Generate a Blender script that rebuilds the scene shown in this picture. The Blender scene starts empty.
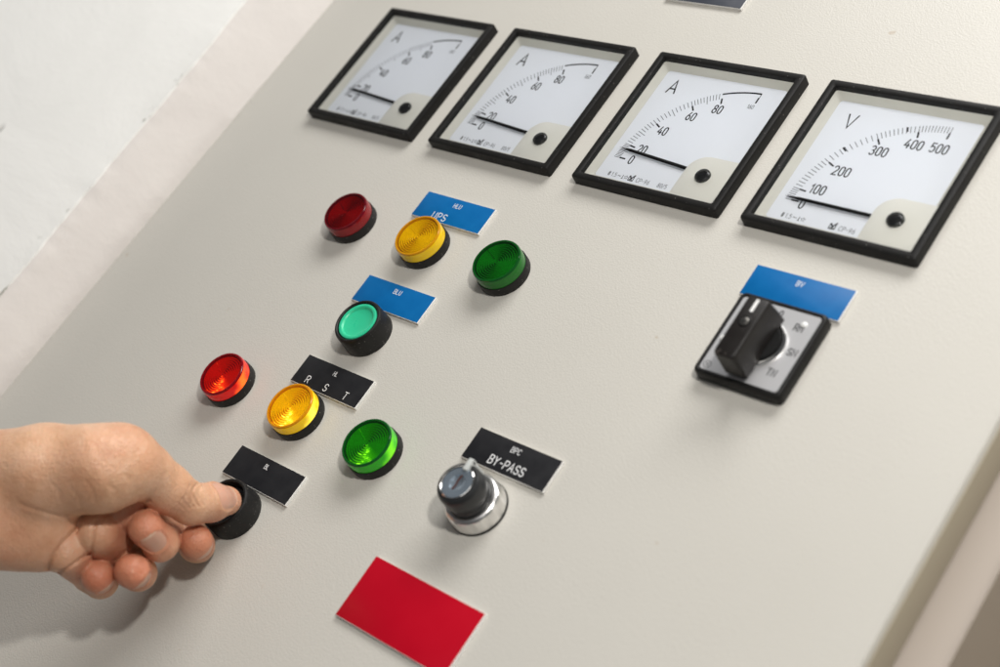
import bpy, bmesh, math, random
import numpy as np
from mathutils import Vector, Matrix, Euler

random.seed(7)
SC = bpy.context.scene
COL = SC.collection
MM = 0.001
OX, OZ = -0.25, 1.55            # where the panel's own corner (u = v = 0) stands in the room


def W(u, v, n):
    """panel millimetres (u right, v up, n out of the panel) -> metres"""
    return Vector((u * MM + OX, -n * MM, v * MM + OZ))


def L(u, v, n):
    return Vector((u * MM, -n * MM, v * MM))


# ------------------------------------------------------------------ materials
def mat(name, color=(.5, .5, .5), rough=.5, metallic=0., spec=.5, **kw):
    m = bpy.data.materials.new(name)
    m.use_nodes = True
    b = m.node_tree.nodes['Principled BSDF']
    b.inputs['Base Color'].default_value = (*color, 1)
    b.inputs['Roughness'].default_value = rough
    b.inputs['Metallic'].default_value = metallic
    b.inputs['Specular IOR Level'].default_value = spec
    for k, v in kw.items():
        k = k.replace('_', ' ')
        b.inputs[k].default_value = (*v, 1) if isinstance(v, tuple) and len(v) == 3 and 'Color' in k or k == 'Specular Tint' else v
    return m


def nodes(m):
    nt = m.node_tree
    return nt, nt.nodes['Principled BSDF']


def N(nt, typ, **kw):
    n = nt.nodes.new(typ)
    for k, v in kw.items():
        if k in n.inputs.keys():
            n.inputs[k].default_value = v
        else:
            setattr(n, k, v)
    return n


def objcoord(nt, scale=1.0):
    tc = N(nt, 'ShaderNodeTexCoord')
    return tc.outputs['Object']


def ramp(nt, fac, stops):
    r = N(nt, 'ShaderNodeValToRGB')
    e = r.color_ramp.elements
    while len(e) < len(stops):
        e.new(.5)
    for i, (p, c) in enumerate(stops):
        e[i].position = p
        e[i].color = (*c, 1) if len(c) == 3 else c
    nt.links.new(fac, r.inputs['Fac'])
    return r.outputs['Color']


def add_bump(m, scale, strength, dist, detail=2, extra=None, rough=None):
    nt, b = nodes(m)
    co = objcoord(nt)
    t = N(nt, 'ShaderNodeTexNoise', Scale=scale, Detail=detail, Roughness=.55)
    nt.links.new(co, t.inputs['Vector'])
    bp = N(nt, 'ShaderNodeBump', Strength=strength, Distance=dist)
    nt.links.new(t.outputs['Fac'], bp.inputs['Height'])
    nt.links.new(bp.outputs['Normal'], b.inputs['Normal'])
    if rough:
        t2 = N(nt, 'ShaderNodeTexNoise', Scale=rough[0], Detail=5)
        nt.links.new(co, t2.inputs['Vector'])
        mr = N(nt, 'ShaderNodeMapRange')
        mr.inputs['From Min'].default_value = .3
        mr.inputs['From Max'].default_value = .7
        mr.inputs['To Min'].default_value = rough[1]
        mr.inputs['To Max'].default_value = rough[2]
        nt.links.new(t2.outputs['Fac'], mr.inputs['Value'])
        nt.links.new(mr.outputs['Result'], b.inputs['Roughness'])
    return bp


def dust(m, base, spot, scale=1500, lo=.70, hi=.76, amount=.6):
    """fine pale specks on a dark moulded surface"""
    nt, b = nodes(m)
    co = objcoord(nt)
    t = N(nt, 'ShaderNodeTexNoise', Scale=scale, Detail=1)
    nt.links.new(co, t.inputs['Vector'])
    a = tuple(base[i] * (1 - amount) + spot[i] * amount for i in range(3))
    c = ramp(nt, t.outputs['Fac'], [(0, base), (lo, base), (hi, a)])
    nt.links.new(c, b.inputs['Base Color'])


# powder-coated panel: fine orange peel, faint soiling
M = {}
m = M['powder'] = mat('powder_coat', (.55, .525, .465), .42, spec=.42)
nt, b = nodes(m)
co = objcoord(nt)
t1 = N(nt, 'ShaderNodeTexNoise', Scale=1250., Detail=2., Roughness=.5, Distortion=.6)
t2 = N(nt, 'ShaderNodeTexVoronoi', Scale=1150., feature='SMOOTH_F1')
nt.links.new(co, t1.inputs['Vector']); nt.links.new(co, t2.inputs['Vector'])
mx = N(nt, 'ShaderNodeMath', operation='ADD')
nt.links.new(t1.outputs['Fac'], mx.inputs[0]); nt.links.new(t2.outputs['Distance'], mx.inputs[1])
bp = N(nt, 'ShaderNodeBump', Strength=.42, Distance=.00025)
nt.links.new(mx.outputs[0], bp.inputs['Height']); nt.links.new(bp.outputs['Normal'], b.inputs['Normal'])
t3 = N(nt, 'ShaderNodeTexNoise', Scale=5., Detail=6., Roughness=.6)
nt.links.new(co, t3.inputs['Vector'])
c = ramp(nt, t3.outputs['Fac'], [(.3, (.545, .525, .475)), (.7, (.57, .55, .50))])
t4 = N(nt, 'ShaderNodeTexNoise', Scale=110., Detail=1.)
nt.links.new(co, t4.inputs['Vector'])
sp = ramp(nt, t4.outputs['Fac'], [(.765, (0, 0, 0)), (.79, (1, 1, 1))])
mixc = N(nt, 'ShaderNodeMix', data_type='RGBA')
nt.links.new(sp, mixc.inputs[0]); nt.links.new(c, mixc.inputs[6])
mixc.inputs[7].default_value = (.50, .45, .38, 1)
nt.links.new(mixc.outputs[2], b.inputs['Base Color'])
t5 = N(nt, 'ShaderNodeTexNoise', Scale=14., Detail=5.)
nt.links.new(co, t5.inputs['Vector'])
mr = N(nt, 'ShaderNodeMapRange'); mr.inputs['To Min'].default_value = .36; mr.inputs['To Max'].default_value = .50
nt.links.new(t5.outputs['Fac'], mr.inputs['Value']); nt.links.new(mr.outputs['Result'], b.inputs['Roughness'])

M['bezel'] = mat('bezel_plastic', (.009, .0085, .008), .46, spec=.25)
add_bump(M['bezel'], 900, .25, .0002, 3, rough=(60, .42, .6))
dust(M['bezel'], (.009, .0085, .008), (.16, .15, .14), 700, .73, .77, .6)
M['liner'] = mat('liner_plastic', (.62, .61, .54), .35)
add_bump(M['liner'], 60, .05, .0004)
M['dial'] = mat('dial_card', (.84, .87, .92), .55, spec=.3)  # blue tint of the reflected sky put into the card colour
add_bump(M['dial'], 800, .03, .0002)
M['ink'] = mat('dial_ink', (.012, .012, .014), .6, spec=.2)
M['ink_fine'] = mat('dial_fine_ink', (.07, .075, .09), .6, spec=.2)
M['needle'] = mat('needle_lacquer', (.004, .004, .004), .6, spec=.15)
M['cover'] = mat('cover_plastic', (.80, .79, .72), .42)
add_bump(M['cover'], 90, .05, .0003)
M['screw'] = mat('screw_plastic', (.014, .014, .014), .22, spec=.6)
M['rubber'] = mat('ring_plastic', (.011, .0105, .010), .45, spec=.3)
add_bump(M['rubber'], 1400, .4, .0002, 3, rough=(80, .42, .6))
dust(M['rubber'], (.011, .0105, .010), (.2, .19, .18), 900, .70, .75, .6)
M['gloss_black'] = mat('gloss_black_plastic', (.012, .012, .012), .22)
M['white_core'] = mat('laminate_core', (.80, .78, .74), .5)
for nm, c0, c1, r in (('blue_face', (.001, .115, .34), (.002, .13, .37), .33), ('black_face', (.013, .013, .015), (.02, .02, .022), .38),
                      ('red_face', (.455, .0015, .014), (.465, .0017, .0145), .3), ('navy_face', (.045, .05, .065), (.06, .065, .08), .35)):
    m = M[nm] = mat(nm, c0, r, spec=.3)
    nt, b = nodes(m)
    co = objcoord(nt)
    t = N(nt, 'ShaderNodeTexNoise', Scale=90., Detail=6., Roughness=.6); nt.links.new(co, t.inputs['Vector'])
    nt.links.new(ramp(nt, t.outputs['Fac'], [(.35, c0), (.65, c1)]), b.inputs['Base Color'])
    mr = N(nt, 'ShaderNodeMapRange'); mr.inputs['To Min'].default_value = r - .03; mr.inputs['To Max'].default_value = r + .06
    nt.links.new(t.outputs['Fac'], mr.inputs['Value']); nt.links.new(mr.outputs['Result'], b.inputs['Roughness'])
M['engraving'] = mat('engraving_white', (.80, .80, .80), .5)
M['chrome'] = mat('chrome', (.80, .79, .77), .3, metallic=1.)
add_bump(M['chrome'], 70, .10, .0005)
M['chrome_rim'] = mat('chrome_rim', (.85, .84, .82), .14, metallic=1.)
M['brushed'] = mat('brushed_aluminium', (.62, .62, .63), .33, metallic=.4)
nt, b = nodes(M['brushed'])
co = objcoord(nt)
mp = N(nt, 'ShaderNodeMapping'); mp.inputs['Scale'].default_value = (60, 60, 2500)
nt.links.new(co, mp.inputs['Vector'])
t = N(nt, 'ShaderNodeTexNoise', Scale=1., Detail=2.); nt.links.new(mp.outputs['Vector'], t.inputs['Vector'])
bp = N(nt, 'ShaderNodeBump', Strength=.12, Distance=.0002)
nt.links.new(t.outputs['Fac'], bp.inputs['Height']); nt.links.new(bp.outputs['Normal'], b.inputs['Normal'])
M['knob'] = mat('knob_plastic', (.010, .008, .007), .30, spec=.4)
add_bump(M['knob'], 500, .3, .0002, 3, rough=(70, .36, .5))
dust(M['knob'], (.010, .008, .007), (.25, .22, .2), 500, .73, .78, .5)
M['knob_face'] = mat('knob_front', (.020, .021, .022), .35)
M['steel'] = mat('screw_steel', (.25, .24, .22), .35, metallic=1.)
M['rivet'] = mat('rivet_white', (.85, .85, .83), .35)
M['key_face'] = mat('key_cylinder_face', (.42, .50, .58), .2, metallic=.75)  # blue reflection on the metal put into its base colour
M['key_slot'] = mat('key_slot_brass', (.10, .025, .010), .5, metallic=.4)
M['pointer_grey'] = mat('pointer_paint', (.55, .57, .55), .35)
M['mint'] = mat('mint_plastic', (.035, .56, .30), .30, spec=.5, Subsurface_Weight=.15, Subsurface_Scale=.002)
add_bump(M['mint'], 300, .06, .0002, rough=(100, .25, .42))


def clear_tint(name, color, edge=.25, rough=.03, gloss_ior=1.49):
    """thin moulded clear plastic: tinted see-through wall with a Fresnel reflection"""
    m = bpy.data.materials.new(name)
    m.use_nodes = True
    nt = m.node_tree
    nt.nodes.clear()
    out = N(nt, 'ShaderNodeOutputMaterial')
    tr = N(nt, 'ShaderNodeBsdfTransparent'); tr.inputs['Color'].default_value = (*color, 1)
    gl = N(nt, 'ShaderNodeBsdfGlossy', Roughness=rough); gl.inputs['Color'].default_value = (1, 1, 1, 1)
    fr = N(nt, 'ShaderNodeFresnel', IOR=gloss_ior)
    mix = N(nt, 'ShaderNodeMixShader')
    nt.links.new(fr.outputs[0], mix.inputs[0]); nt.links.new(tr.outputs[0], mix.inputs[1]); nt.links.new(gl.outputs[0], mix.inputs[2])
    nt.links.new(mix.outputs[0], out.inputs['Surface'])
    return m


M['glass'] = clear_tint('meter_glass', (.97, .975, .98), rough=.01, gloss_ior=1.30)


def lens_mats(tag, wall, deep, face, glow, lit, hot=(1, 1, 1)):
    """(side wall, rim round the front, ribbed front, clear skin) of one lamp colour"""
    cap = mat(tag + '_wall', wall, .22, spec=.35)
    rim = mat(tag + '_rim', deep, .05, spec=.55)
    rib = mat(tag + '_ribs', face, .22, spec=.6)
    for mm_ in (cap, rim):
        mm_.node_tree.nodes['Principled BSDF'].inputs['Coat Weight'].default_value = .12
        mm_.node_tree.nodes['Principled BSDF'].inputs['Coat Roughness'].default_value = .04
    # bulb glow, wedge and glints put into the rib emission; no bulb is built
    nt, b = nodes(rib)
    co = objcoord(nt)
    ge = N(nt, 'ShaderNodeNewGeometry')
    vt = N(nt, 'ShaderNodeVectorTransform', vector_type='NORMAL', convert_from='WORLD', convert_to='OBJECT')
    nt.links.new(ge.outputs['Normal'], vt.inputs[0])
    sep = N(nt, 'ShaderNodeSeparateXYZ'); nt.links.new(co, sep.inputs[0])
    ang = N(nt, 'ShaderNodeMath', operation='ARCTAN2'); nt.links.new(sep.outputs['Z'], ang.inputs[0]); nt.links.new(sep.outputs['X'], ang.inputs[1])
    # distance in angle from the middle of the glow wedge
    da = N(nt, 'ShaderNodeMath', operation='ADD'); nt.links.new(ang.outputs[0], da.inputs[0]); da.inputs[1].default_value = 1.15
    ab = N(nt, 'ShaderNodeMath', operation='ABSOLUTE'); nt.links.new(da.outputs[0], ab.inputs[0])
    sec = N(nt, 'ShaderNodeMapRange', interpolation_type='SMOOTHSTEP')
    sec.inputs['From Min'].default_value = 1.05; sec.inputs['From Max'].default_value = .1
    sec.inputs['To Min'].default_value = 0; sec.inputs['To Max'].default_value = 1
    nt.links.new(ab.outputs[0], sec.inputs['Value'])
    ln = N(nt, 'ShaderNodeVectorMath', operation='DOT_PRODUCT')
    nt.links.new(vt.outputs[0], ln.inputs[0]); ln.inputs[1].default_value = (.42, 0, -.9)
    fac = N(nt, 'ShaderNodeMapRange', interpolation_type='SMOOTHSTEP'); fac.inputs['From Min'].default_value = -.1; fac.inputs['From Max'].default_value = .5
    nt.links.new(ln.outputs['Value'], fac.inputs['Value'])
    mu = N(nt, 'ShaderNodeMath', operation='MULTIPLY'); nt.links.new(sec.outputs[0], mu.inputs[0]); nt.links.new(fac.outputs[0], mu.inputs[1])
    if lit:
        hn = N(nt, 'ShaderNodeTexNoise', Scale=330., Detail=2.); nt.links.new(co, hn.inputs['Vector'])
        hs = N(nt, 'ShaderNodeMapRange', interpolation_type='SMOOTHSTEP'); hs.inputs['From Min'].default_value = .5; hs.inputs['From Max'].default_value = .68
        hs.inputs['To Min'].default_value = .45; hs.inputs['To Max'].default_value = 1.7
        nt.links.new(hn.outputs['Fac'], hs.inputs['Value'])
        m3 = N(nt, 'ShaderNodeMath', operation='MULTIPLY'); nt.links.new(mu.outputs[0], m3.inputs[0]); nt.links.new(hs.outputs[0], m3.inputs[1])
        hc = N(nt, 'ShaderNodeMix', data_type='RGBA'); hm = N(nt, 'ShaderNodeMath', operation='MULTIPLY'); hm.inputs[1].default_value = .5; hm.use_clamp = True
        nt.links.new(m3.outputs[0], hm.inputs[0]); nt.links.new(hm.outputs[0], hc.inputs[0])
        hc.inputs[6].default_value = (*glow, 1); hc.inputs[7].default_value = (*hot, 1)
        nt.links.new(hc.outputs[2], b.inputs['Emission Color'])
        st = N(nt, 'ShaderNodeMath', operation='MULTIPLY_ADD'); nt.links.new(m3.outputs[0], st.inputs[0]); st.inputs[1].default_value = lit * 2.4; st.inputs[2].default_value = lit * .16
        nt.links.new(st.outputs[0], b.inputs['Emission Strength'])
        nt, b = nodes(cap)
        co = objcoord(nt)
        t = N(nt, 'ShaderNodeTexNoise', Scale=85., Detail=1.)
        nt.links.new(co, t.inputs['Vector'])
        mr = N(nt, 'ShaderNodeMapRange', interpolation_type='SMOOTHSTEP')
        mr.inputs['From Min'].default_value = .5; mr.inputs['From Max'].default_value = .7
        mr.inputs['To Min'].default_value = lit * .15; mr.inputs['To Max'].default_value = lit * 1.5
        cc = ramp(nt, t.outputs['Fac'], [(.5, glow), (.7, hot)]); nt.links.new(cc, b.inputs['Emission Color'])
        nt.links.new(t.outputs['Fac'], mr.inputs['Value'])
        nt.links.new(mr.outputs['Result'], b.inputs['Emission Strength'])
    clear = clear_tint(tag + '_clear', tuple(.93 + .07 * x for x in face), rough=.02, gloss_ior=1.35)
    return cap, rim, rib, clear


M['red_dim'] = lens_mats('red_dim', (.24, .001, .004), (.12, .001, .006), (.36, .001, .003), (1, .1, .02), 0)
M['yellow_dim'] = lens_mats('yellow_dim', (.93, .60, .002), (.60, .27, .003), (.95, .66, .001), (1, .5, .02), 0)
M['green_dim'] = lens_mats('green_dim', (.003, .14, .006), (.003, .075, .009), (.005, .24, .010), (.1, 1, .05), 0)
M['red_lit'] = lens_mats('red_lit', (.70, .001, .002), (.22, .001, .006), (.55, .001, .002), (1, .02, .006), .8, (1, .20, .015))
M['yellow_lit'] = lens_mats('yellow_lit', (.98, .60, .001), (.70, .28, .003), (.96, .62, .001), (1, .64, .005), .62, (1, .88, .12))
M['green_lit'] = lens_mats('green_lit', (.01, .36, .002), (.003, .085, .010), (.005, .24, .006), (.06, .80, .0), .42, (.35, 1, .02))

# plaster
m = M['plaster'] = mat('white_plaster', (.74, .735, .71), .85, spec=.2)
nt, b = nodes(m)
co = objcoord(nt)
t = N(nt, 'ShaderNodeTexNoise', Scale=9., Detail=7., Roughness=.62, Distortion=.4); nt.links.new(co, t.inputs['Vector'])
bp = N(nt, 'ShaderNodeBump', Strength=.55, Distance=.006)
bp.inputs['Strength'].default_value = .35
nt.links.new(t.outputs['Fac'], bp.inputs['Height']); nt.links.new(bp.outputs['Normal'], b.inputs['Normal'])
base = ramp(nt, t.outputs['Fac'], [(.3, (.77, .765, .735)), (.7, (.82, .815, .785))])
# short dark scuffs where the plaster has flaked
mp = N(nt, 'ShaderNodeMapping'); mp.inputs['Scale'].default_value = (60, 1, 13); mp.inputs['Rotation'].default_value = (0, .25, 0)
nt.links.new(co, mp.inputs['Vector'])
t2 = N(nt, 'ShaderNodeTexNoise', Scale=1., Detail=4., Roughness=.6); nt.links.new(mp.outputs['Vector'], t2.inputs['Vector'])
mk = ramp(nt, t2.outputs['Fac'], [(.70, (0, 0, 0)), (.73, (1, 1, 1))])
mixc = N(nt, 'ShaderNodeMix', data_type='RGBA')
nt.links.new(mk, mixc.inputs[0]); nt.links.new(base, mixc.inputs[6]); mixc.inputs[7].default_value = (.40, .39, .36, 1)
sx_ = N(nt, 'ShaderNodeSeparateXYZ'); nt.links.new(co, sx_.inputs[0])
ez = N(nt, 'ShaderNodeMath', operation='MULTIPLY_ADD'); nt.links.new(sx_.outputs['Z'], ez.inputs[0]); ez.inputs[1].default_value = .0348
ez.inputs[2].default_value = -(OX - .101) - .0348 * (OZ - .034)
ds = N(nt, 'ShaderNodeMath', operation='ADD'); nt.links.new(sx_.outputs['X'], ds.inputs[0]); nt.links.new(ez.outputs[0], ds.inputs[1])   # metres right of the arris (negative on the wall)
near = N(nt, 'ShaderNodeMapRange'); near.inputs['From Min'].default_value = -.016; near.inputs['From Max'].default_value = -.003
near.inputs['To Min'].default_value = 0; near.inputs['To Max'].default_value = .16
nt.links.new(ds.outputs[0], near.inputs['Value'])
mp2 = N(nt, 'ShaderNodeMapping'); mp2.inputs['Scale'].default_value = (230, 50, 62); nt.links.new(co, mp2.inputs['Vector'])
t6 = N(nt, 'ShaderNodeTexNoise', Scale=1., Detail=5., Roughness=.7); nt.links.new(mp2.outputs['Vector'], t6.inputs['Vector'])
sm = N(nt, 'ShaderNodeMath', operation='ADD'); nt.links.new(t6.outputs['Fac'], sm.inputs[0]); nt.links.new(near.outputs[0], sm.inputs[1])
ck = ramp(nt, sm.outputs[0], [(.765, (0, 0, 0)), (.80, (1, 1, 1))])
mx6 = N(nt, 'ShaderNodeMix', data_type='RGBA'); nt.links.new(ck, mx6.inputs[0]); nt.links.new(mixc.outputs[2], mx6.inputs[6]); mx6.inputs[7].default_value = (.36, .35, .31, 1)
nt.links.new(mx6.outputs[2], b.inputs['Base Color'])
m = M['reveal'] = mat('pink_plaster', (.70, .64, .60), .8, spec=.2)
nt, b = nodes(m)
co = objcoord(nt)
t = N(nt, 'ShaderNodeTexNoise', Scale=14., Detail=6., Roughness=.6); nt.links.new(co, t.inputs['Vector'])
bp = N(nt, 'ShaderNodeBump', Strength=.5, Distance=.004)
nt.links.new(t.outputs['Fac'], bp.inputs['Height']); nt.links.new(bp.outputs['Normal'], b.inputs['Normal'])
nt.links.new(ramp(nt, t.outputs['Fac'], [(.3, (.67, .63, .595)), (.7, (.72, .68, .64))]), b.inputs['Base Color'])
M['frame_steel'] = mat('frame_paint', (.37, .315, .265), .55)
add_bump(M['frame_steel'], 500, .2, .0003)
M['gasket'] = mat('shade_olive', (.42, .37, .28), .6)  # not a gasket: flange shade and brown reflection put into the colour


# ------------------------------------------------------------------ shapes
def rrect(u0, v0, u1, v1, r, seg=5):
    """anticlockwise rounded rectangle, same point count whatever r"""
    pts = []
    for cu, cv, a0 in ((u1 - r, v1 - r, 0), (u0 + r, v1 - r, 90), (u0 + r, v0 + r, 180), (u1 - r, v0 + r, 270)):
        for k in range(seg + 1):
            a = math.radians(a0 + 90 * k / seg)
            pts.append((cu + r * math.cos(a), cv + r * math.sin(a)))
    return pts


def circ(cu, cv, r, seg=72):
    return [(cu + r * math.cos(2 * math.pi * k / seg), cv + r * math.sin(2 * math.pi * k / seg)) for k in range(seg)]


def loft(bm, loops, cap0=False, cap1=False, mi=0, close=False):
    """loops: list of (points, n or [n...]); built in order from the back outwards"""
    rings = []
    for pts, n in loops:
        rings.append([bm.verts.new(L(p[0], p[1], n if not isinstance(n, (list, tuple)) else n[i])) for i, p in enumerate(pts)])
    if close:
        rings.append(rings[0])
    for a, b_ in zip(rings, rings[1:]):
        k = len(a)
        for i in range(k):
            f = bm.faces.new((a[i], a[(i + 1) % k], b_[(i + 1) % k], b_[i]))
            f.material_index = mi; f.smooth = True
    if cap0:
        f = bm.faces.new(list(reversed(rings[0]))); f.material_index = mi
    if cap1:
        f = bm.faces.new(rings[-1]); f.material_index = mi
    return rings


def obj(name, bm, mats, parent=None, loc=None, label=None, auto=35):
    me = bpy.data.meshes.new(name)
    bm.normal_update()
    bm.to_mesh(me); bm.free()
    for mm_ in (mats if isinstance(mats, (list, tuple)) else [mats]):
        me.materials.append(mm_)
    o = bpy.data.objects.new(name, me)
    COL.objects.link(o)
    if parent: o.parent = parent
    if loc is not None: o.location = loc
    if label: o['label'] = label
    if auto:
        sharp(me, auto)
    return o


def sharp(me, deg):
    bm = bmesh.new(); bm.from_mesh(me)
    for f in bm.faces: f.smooth = True
    for e in bm.edges:
        if len(e.link_faces) == 2 and e.calc_face_angle(0) > math.radians(deg): e.smooth = False
    bm.to_mesh(me); bm.free()


def thing(name, label, cat, u=0, v=0, n=0, group=None):
    o = bpy.data.objects.new(name, None)
    o.empty_display_size = .01
    COL.objects.link(o)
    o.location = W(u, v, n)
    o['label'] = label; o['category'] = cat
    if group: o['group'] = group
    return o


def lathe(bm, cu, cv, prof, seg=72, cap0=False, cap1=False, mi=0):
    return loft(bm, [(circ(cu, cv, max(r, .01), seg), n) for r, n in prof], cap0, cap1, mi)


def box(bm, u0, v0, n0, u1, v1, n1, bev=.3, r=None, mi=0):
    """block standing on the panel, edges softened"""
    r = bev if r is None else r
    loft(bm, [(rrect(u0, v0, u1, v1, r), n0), (rrect(u0, v0, u1, v1, r), n1 - bev),
              (rrect(u0 + bev * .3, v0 + bev * .3, u1 - bev * .3, v1 - bev * .3, r), n1 - bev * .3),
              (rrect(u0 + bev, v0 + bev, u1 - bev, v1 - bev, max(r - bev * .5, .05)), n1)], True, True, mi)


def arc(cx_, cy_, rx, ry, a0, a1, k=10):
    return [(cx_ + rx * math.cos(math.radians(a0 + (a1 - a0) * i / k)), cy_ + ry * math.sin(math.radians(a0 + (a1 - a0) * i / k))) for i in range(k + 1)]


# engraver's single-stroke alphabet, capital height 6, usual width 3.4
GLYPH = {
    'A': [[(0, 0), (1.9, 6), (3.8, 0)], [(.75, 2), (3.05, 2)]],
    'V': [[(0, 6), (1.9, 0), (3.8, 6)]],
    'B': [[(0, 0), (0, 6), (2, 6)] + arc(2, 4.6, 1.3, 1.4, 90, -90) + [(0, 3.2)], [(2, 3.2)] + arc(2, 1.6, 1.5, 1.6, 90, -90) + [(0, 0)]],
    'L': [[(0, 6), (0, 0), (3, 0)]],
    'U': [[(0, 6), (0, 1.7)] + arc(1.7, 1.7, 1.7, 1.7, 180, 360) + [(3.4, 6)]],
    'P': [[(0, 0), (0, 6), (2, 6)] + arc(2, 4.4, 1.5, 1.6, 90, -90) + [(0, 2.8)]],
    'R': [[(0, 0), (0, 6), (2, 6)] + arc(2, 4.4, 1.5, 1.6, 90, -90) + [(0, 2.8)], [(1.9, 2.8), (3.5, 0)]],
    'S': [arc(1.7, 4.45, 1.6, 1.55, 20, 270, 12) + arc(1.7, 1.5, 1.7, 1.5, 88, -160, 12)],
    'T': [[(0, 6), (3.6, 6)], [(1.8, 6), (1.8, 0)]],
    'C': [arc(1.8, 4.2, 1.7, 1.8, 25, 180) + arc(1.8, 1.8, 1.7, 1.8, 180, 335)],
    'Y': [[(0, 6), (1.8, 3), (3.6, 6)], [(1.8, 3), (1.8, 0)]],
    'H': [[(0, 0), (0, 6)], [(3.4, 0), (3.4, 6)], [(0, 3.1), (3.4, 3.1)]],
    'N': [[(0, 0), (0, 6), (3.4, 0), (3.4, 6)]],
    'M': [[(0, 0), (0, 6), (2, 2.4), (4, 6), (4, 0)]],
    '-': [[(.3, 2.9), (2.5, 2.9)]],
    '.': [[(.3, .1), (.75, .1)]],
    '/': [[(0, -.4), (2.6, 6.4)]],
    '~': [[(0, 2.6), (.8, 3.5), (1.7, 3.2), (2.6, 2.6), (3.4, 2.5), (4.2, 3.4)]],
    '#': [[(.9, 0), (.9, 6)], [(2.6, 0), (2.6, 6)], [(0, 2), (3.5, 2)], [(0, 4), (3.5, 4)]],
    '0': [arc(1.6, 4.3, 1.5, 1.7, 0, 180) + arc(1.6, 1.7, 1.5, 1.7, 180, 360) + [(3.1, 4.3)]],
    '1': [[(.2, 4.6), (1.5, 6), (1.5, 0)]],
    '2': [arc(1.6, 4.4, 1.5, 1.6, 165, -10) + [(2.9, 3.5), (0, 0), (3.2, 0)]],
    '3': [arc(1.5, 4.5, 1.4, 1.5, 150, -70) + [(1.3, 3.1)] + arc(1.5, 1.6, 1.6, 1.6, 75, -150)],
    '4': [[(2.0, 6), (0, 1.7), (3.4, 1.7)], [(2.5, 3.2), (2.5, 0)]],
    '5': [[(2.9, 6), (.4, 6), (.2, 3.4)] + arc(1.5, 2.0, 1.6, 2.0, 125, -140)],
    '6': [[(2.4, 6), (.5, 3.2)] + arc(1.6, 1.8, 1.5, 1.8, 150, -210, 16)],
    '8': [arc(1.6, 4.6, 1.3, 1.4, -90, 270, 16), arc(1.6, 1.6, 1.6, 1.6, 90, 450, 16)],
    '9': [[(.8, 0), (2.7, 2.8)] + arc(1.6, 4.2, 1.5, 1.8, -30, 330, 16)],
}
WID = {'A': 3.8, 'V': 3.8, 'L': 3.0, 'T': 3.6, 'Y': 3.6, 'M': 4, '-': 2.8, '.': 1., '/': 2.6, '~': 4.2, '1': 1.9, '0': 3.1, '2': 3.2, '3': 3.1, '4': 3.4, '5': 3.1, '6': 3.1, '8': 3.2, '9': 3.2}


def text(bm, s, u, v, n, size, sx=1.0, thick=.05, pen=.11, spacing=1., mi=0):
    """engraved lettering merged into bm; size = capital height in mm, pen = stroke width / height"""
    k = size / 6.0
    gap = 1.55 * spacing
    tot = sum(WID.get(c, 3.4) for c in s) + gap * (len(s) - 1)
    x = -tot / 2
    z = 0
    for c in s:
        for line in GLYPH[c]:
            pts = [(u + (x + p[0]) * k * sx, v + (p[1] - 3) * k) for p in line]
            stroke(bm, pts, size * pen, n, thick + .006 * z, mi=mi, caps=True)
            z += 1
        x += WID.get(c, 3.4) + gap


def stroke(bm, pts, w, n, thick=.06, mi=0, caps=False):
    """inked line of constant width through pts, mitred at the bends"""
    P = [Vector(p) for p in pts]
    P = [P[0]] + [b_ for a_, b_ in zip(P, P[1:]) if (b_ - a_).length > 1e-5]
    if caps:
        d0 = (P[0] - P[1]).normalized(); d1 = (P[-1] - P[-2]).normalized()
        P = [P[0] + d0 * w * .38] + P + [P[-1] + d1 * w * .38]
    top = []
    for i, p in enumerate(P):
        a_ = (p - P[i - 1]).normalized() if i else None
        b_ = (P[i + 1] - p).normalized() if i < len(P) - 1 else None
        a_ = a_ or b_; b_ = b_ or a_
        t_ = (a_ + b_)
        t_ = t_.normalized() if t_.length > 1e-4 else a_
        nn = Vector((-t_.y, t_.x))
        m_ = 1 / max(abs(nn.dot(Vector((-a_.y, a_.x)))), .45)
        ww = w / 2 * m_
        if caps and i in (0, len(P) - 1): ww *= .55
        top.append((bm.verts.new(L(p.x + nn.x * ww, p.y + nn.y * ww, n + thick)), bm.verts.new(L(p.x - nn.x * ww, p.y - nn.y * ww, n + thick))))
    for a_, b_ in zip(top, top[1:]):
        f = bm.faces.new((a_[1], b_[1], b_[0], a_[0])); f.material_index = mi


# ------------------------------------------------------------------ setting: cabinet and wall
cab = thing('control_cabinet', 'beige powder coated steel cabinet front carrying all the meters, lamps and switches', 'cabinet', 0, -900, -30)
cz = 900


def cobj(name, bm, mt, label=None):
    return obj(name, bm, mt, cab, L(0, cz, 30), label)


bm = bmesh.new()
u0, u1, v0, v1 = -69, 503, -900, 350
loft(bm, [(rrect(u0, v0, u1, v1, 2.5), -24), (rrect(u0, v0, u1, v1, 2.5), -3.2), (rrect(u0 + .35, v0 + .35, u1 - .35, v1 - .35, 2.5), -1.6),
          (rrect(u0 + 1.2, v0 + 1.2, u1 - 1.2, v1 - 1.2, 2.5), -.4), (rrect(u0 + 3, v0 + 3, u1 - 3, v1 - 3, 2.5), 0)], True, True)
cobj('door', bm, M['powder'])
bm = bmesh.new()   # strip added over the door flange, its brown shade put into the colour
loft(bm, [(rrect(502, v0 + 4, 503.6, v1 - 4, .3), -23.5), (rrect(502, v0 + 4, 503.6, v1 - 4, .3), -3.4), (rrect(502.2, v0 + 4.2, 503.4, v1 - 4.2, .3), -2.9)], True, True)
cobj('flange_shade_strip', bm, M['gasket'])
bm = bmesh.new()   # frame strip at the hinge side and carcass behind
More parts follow.
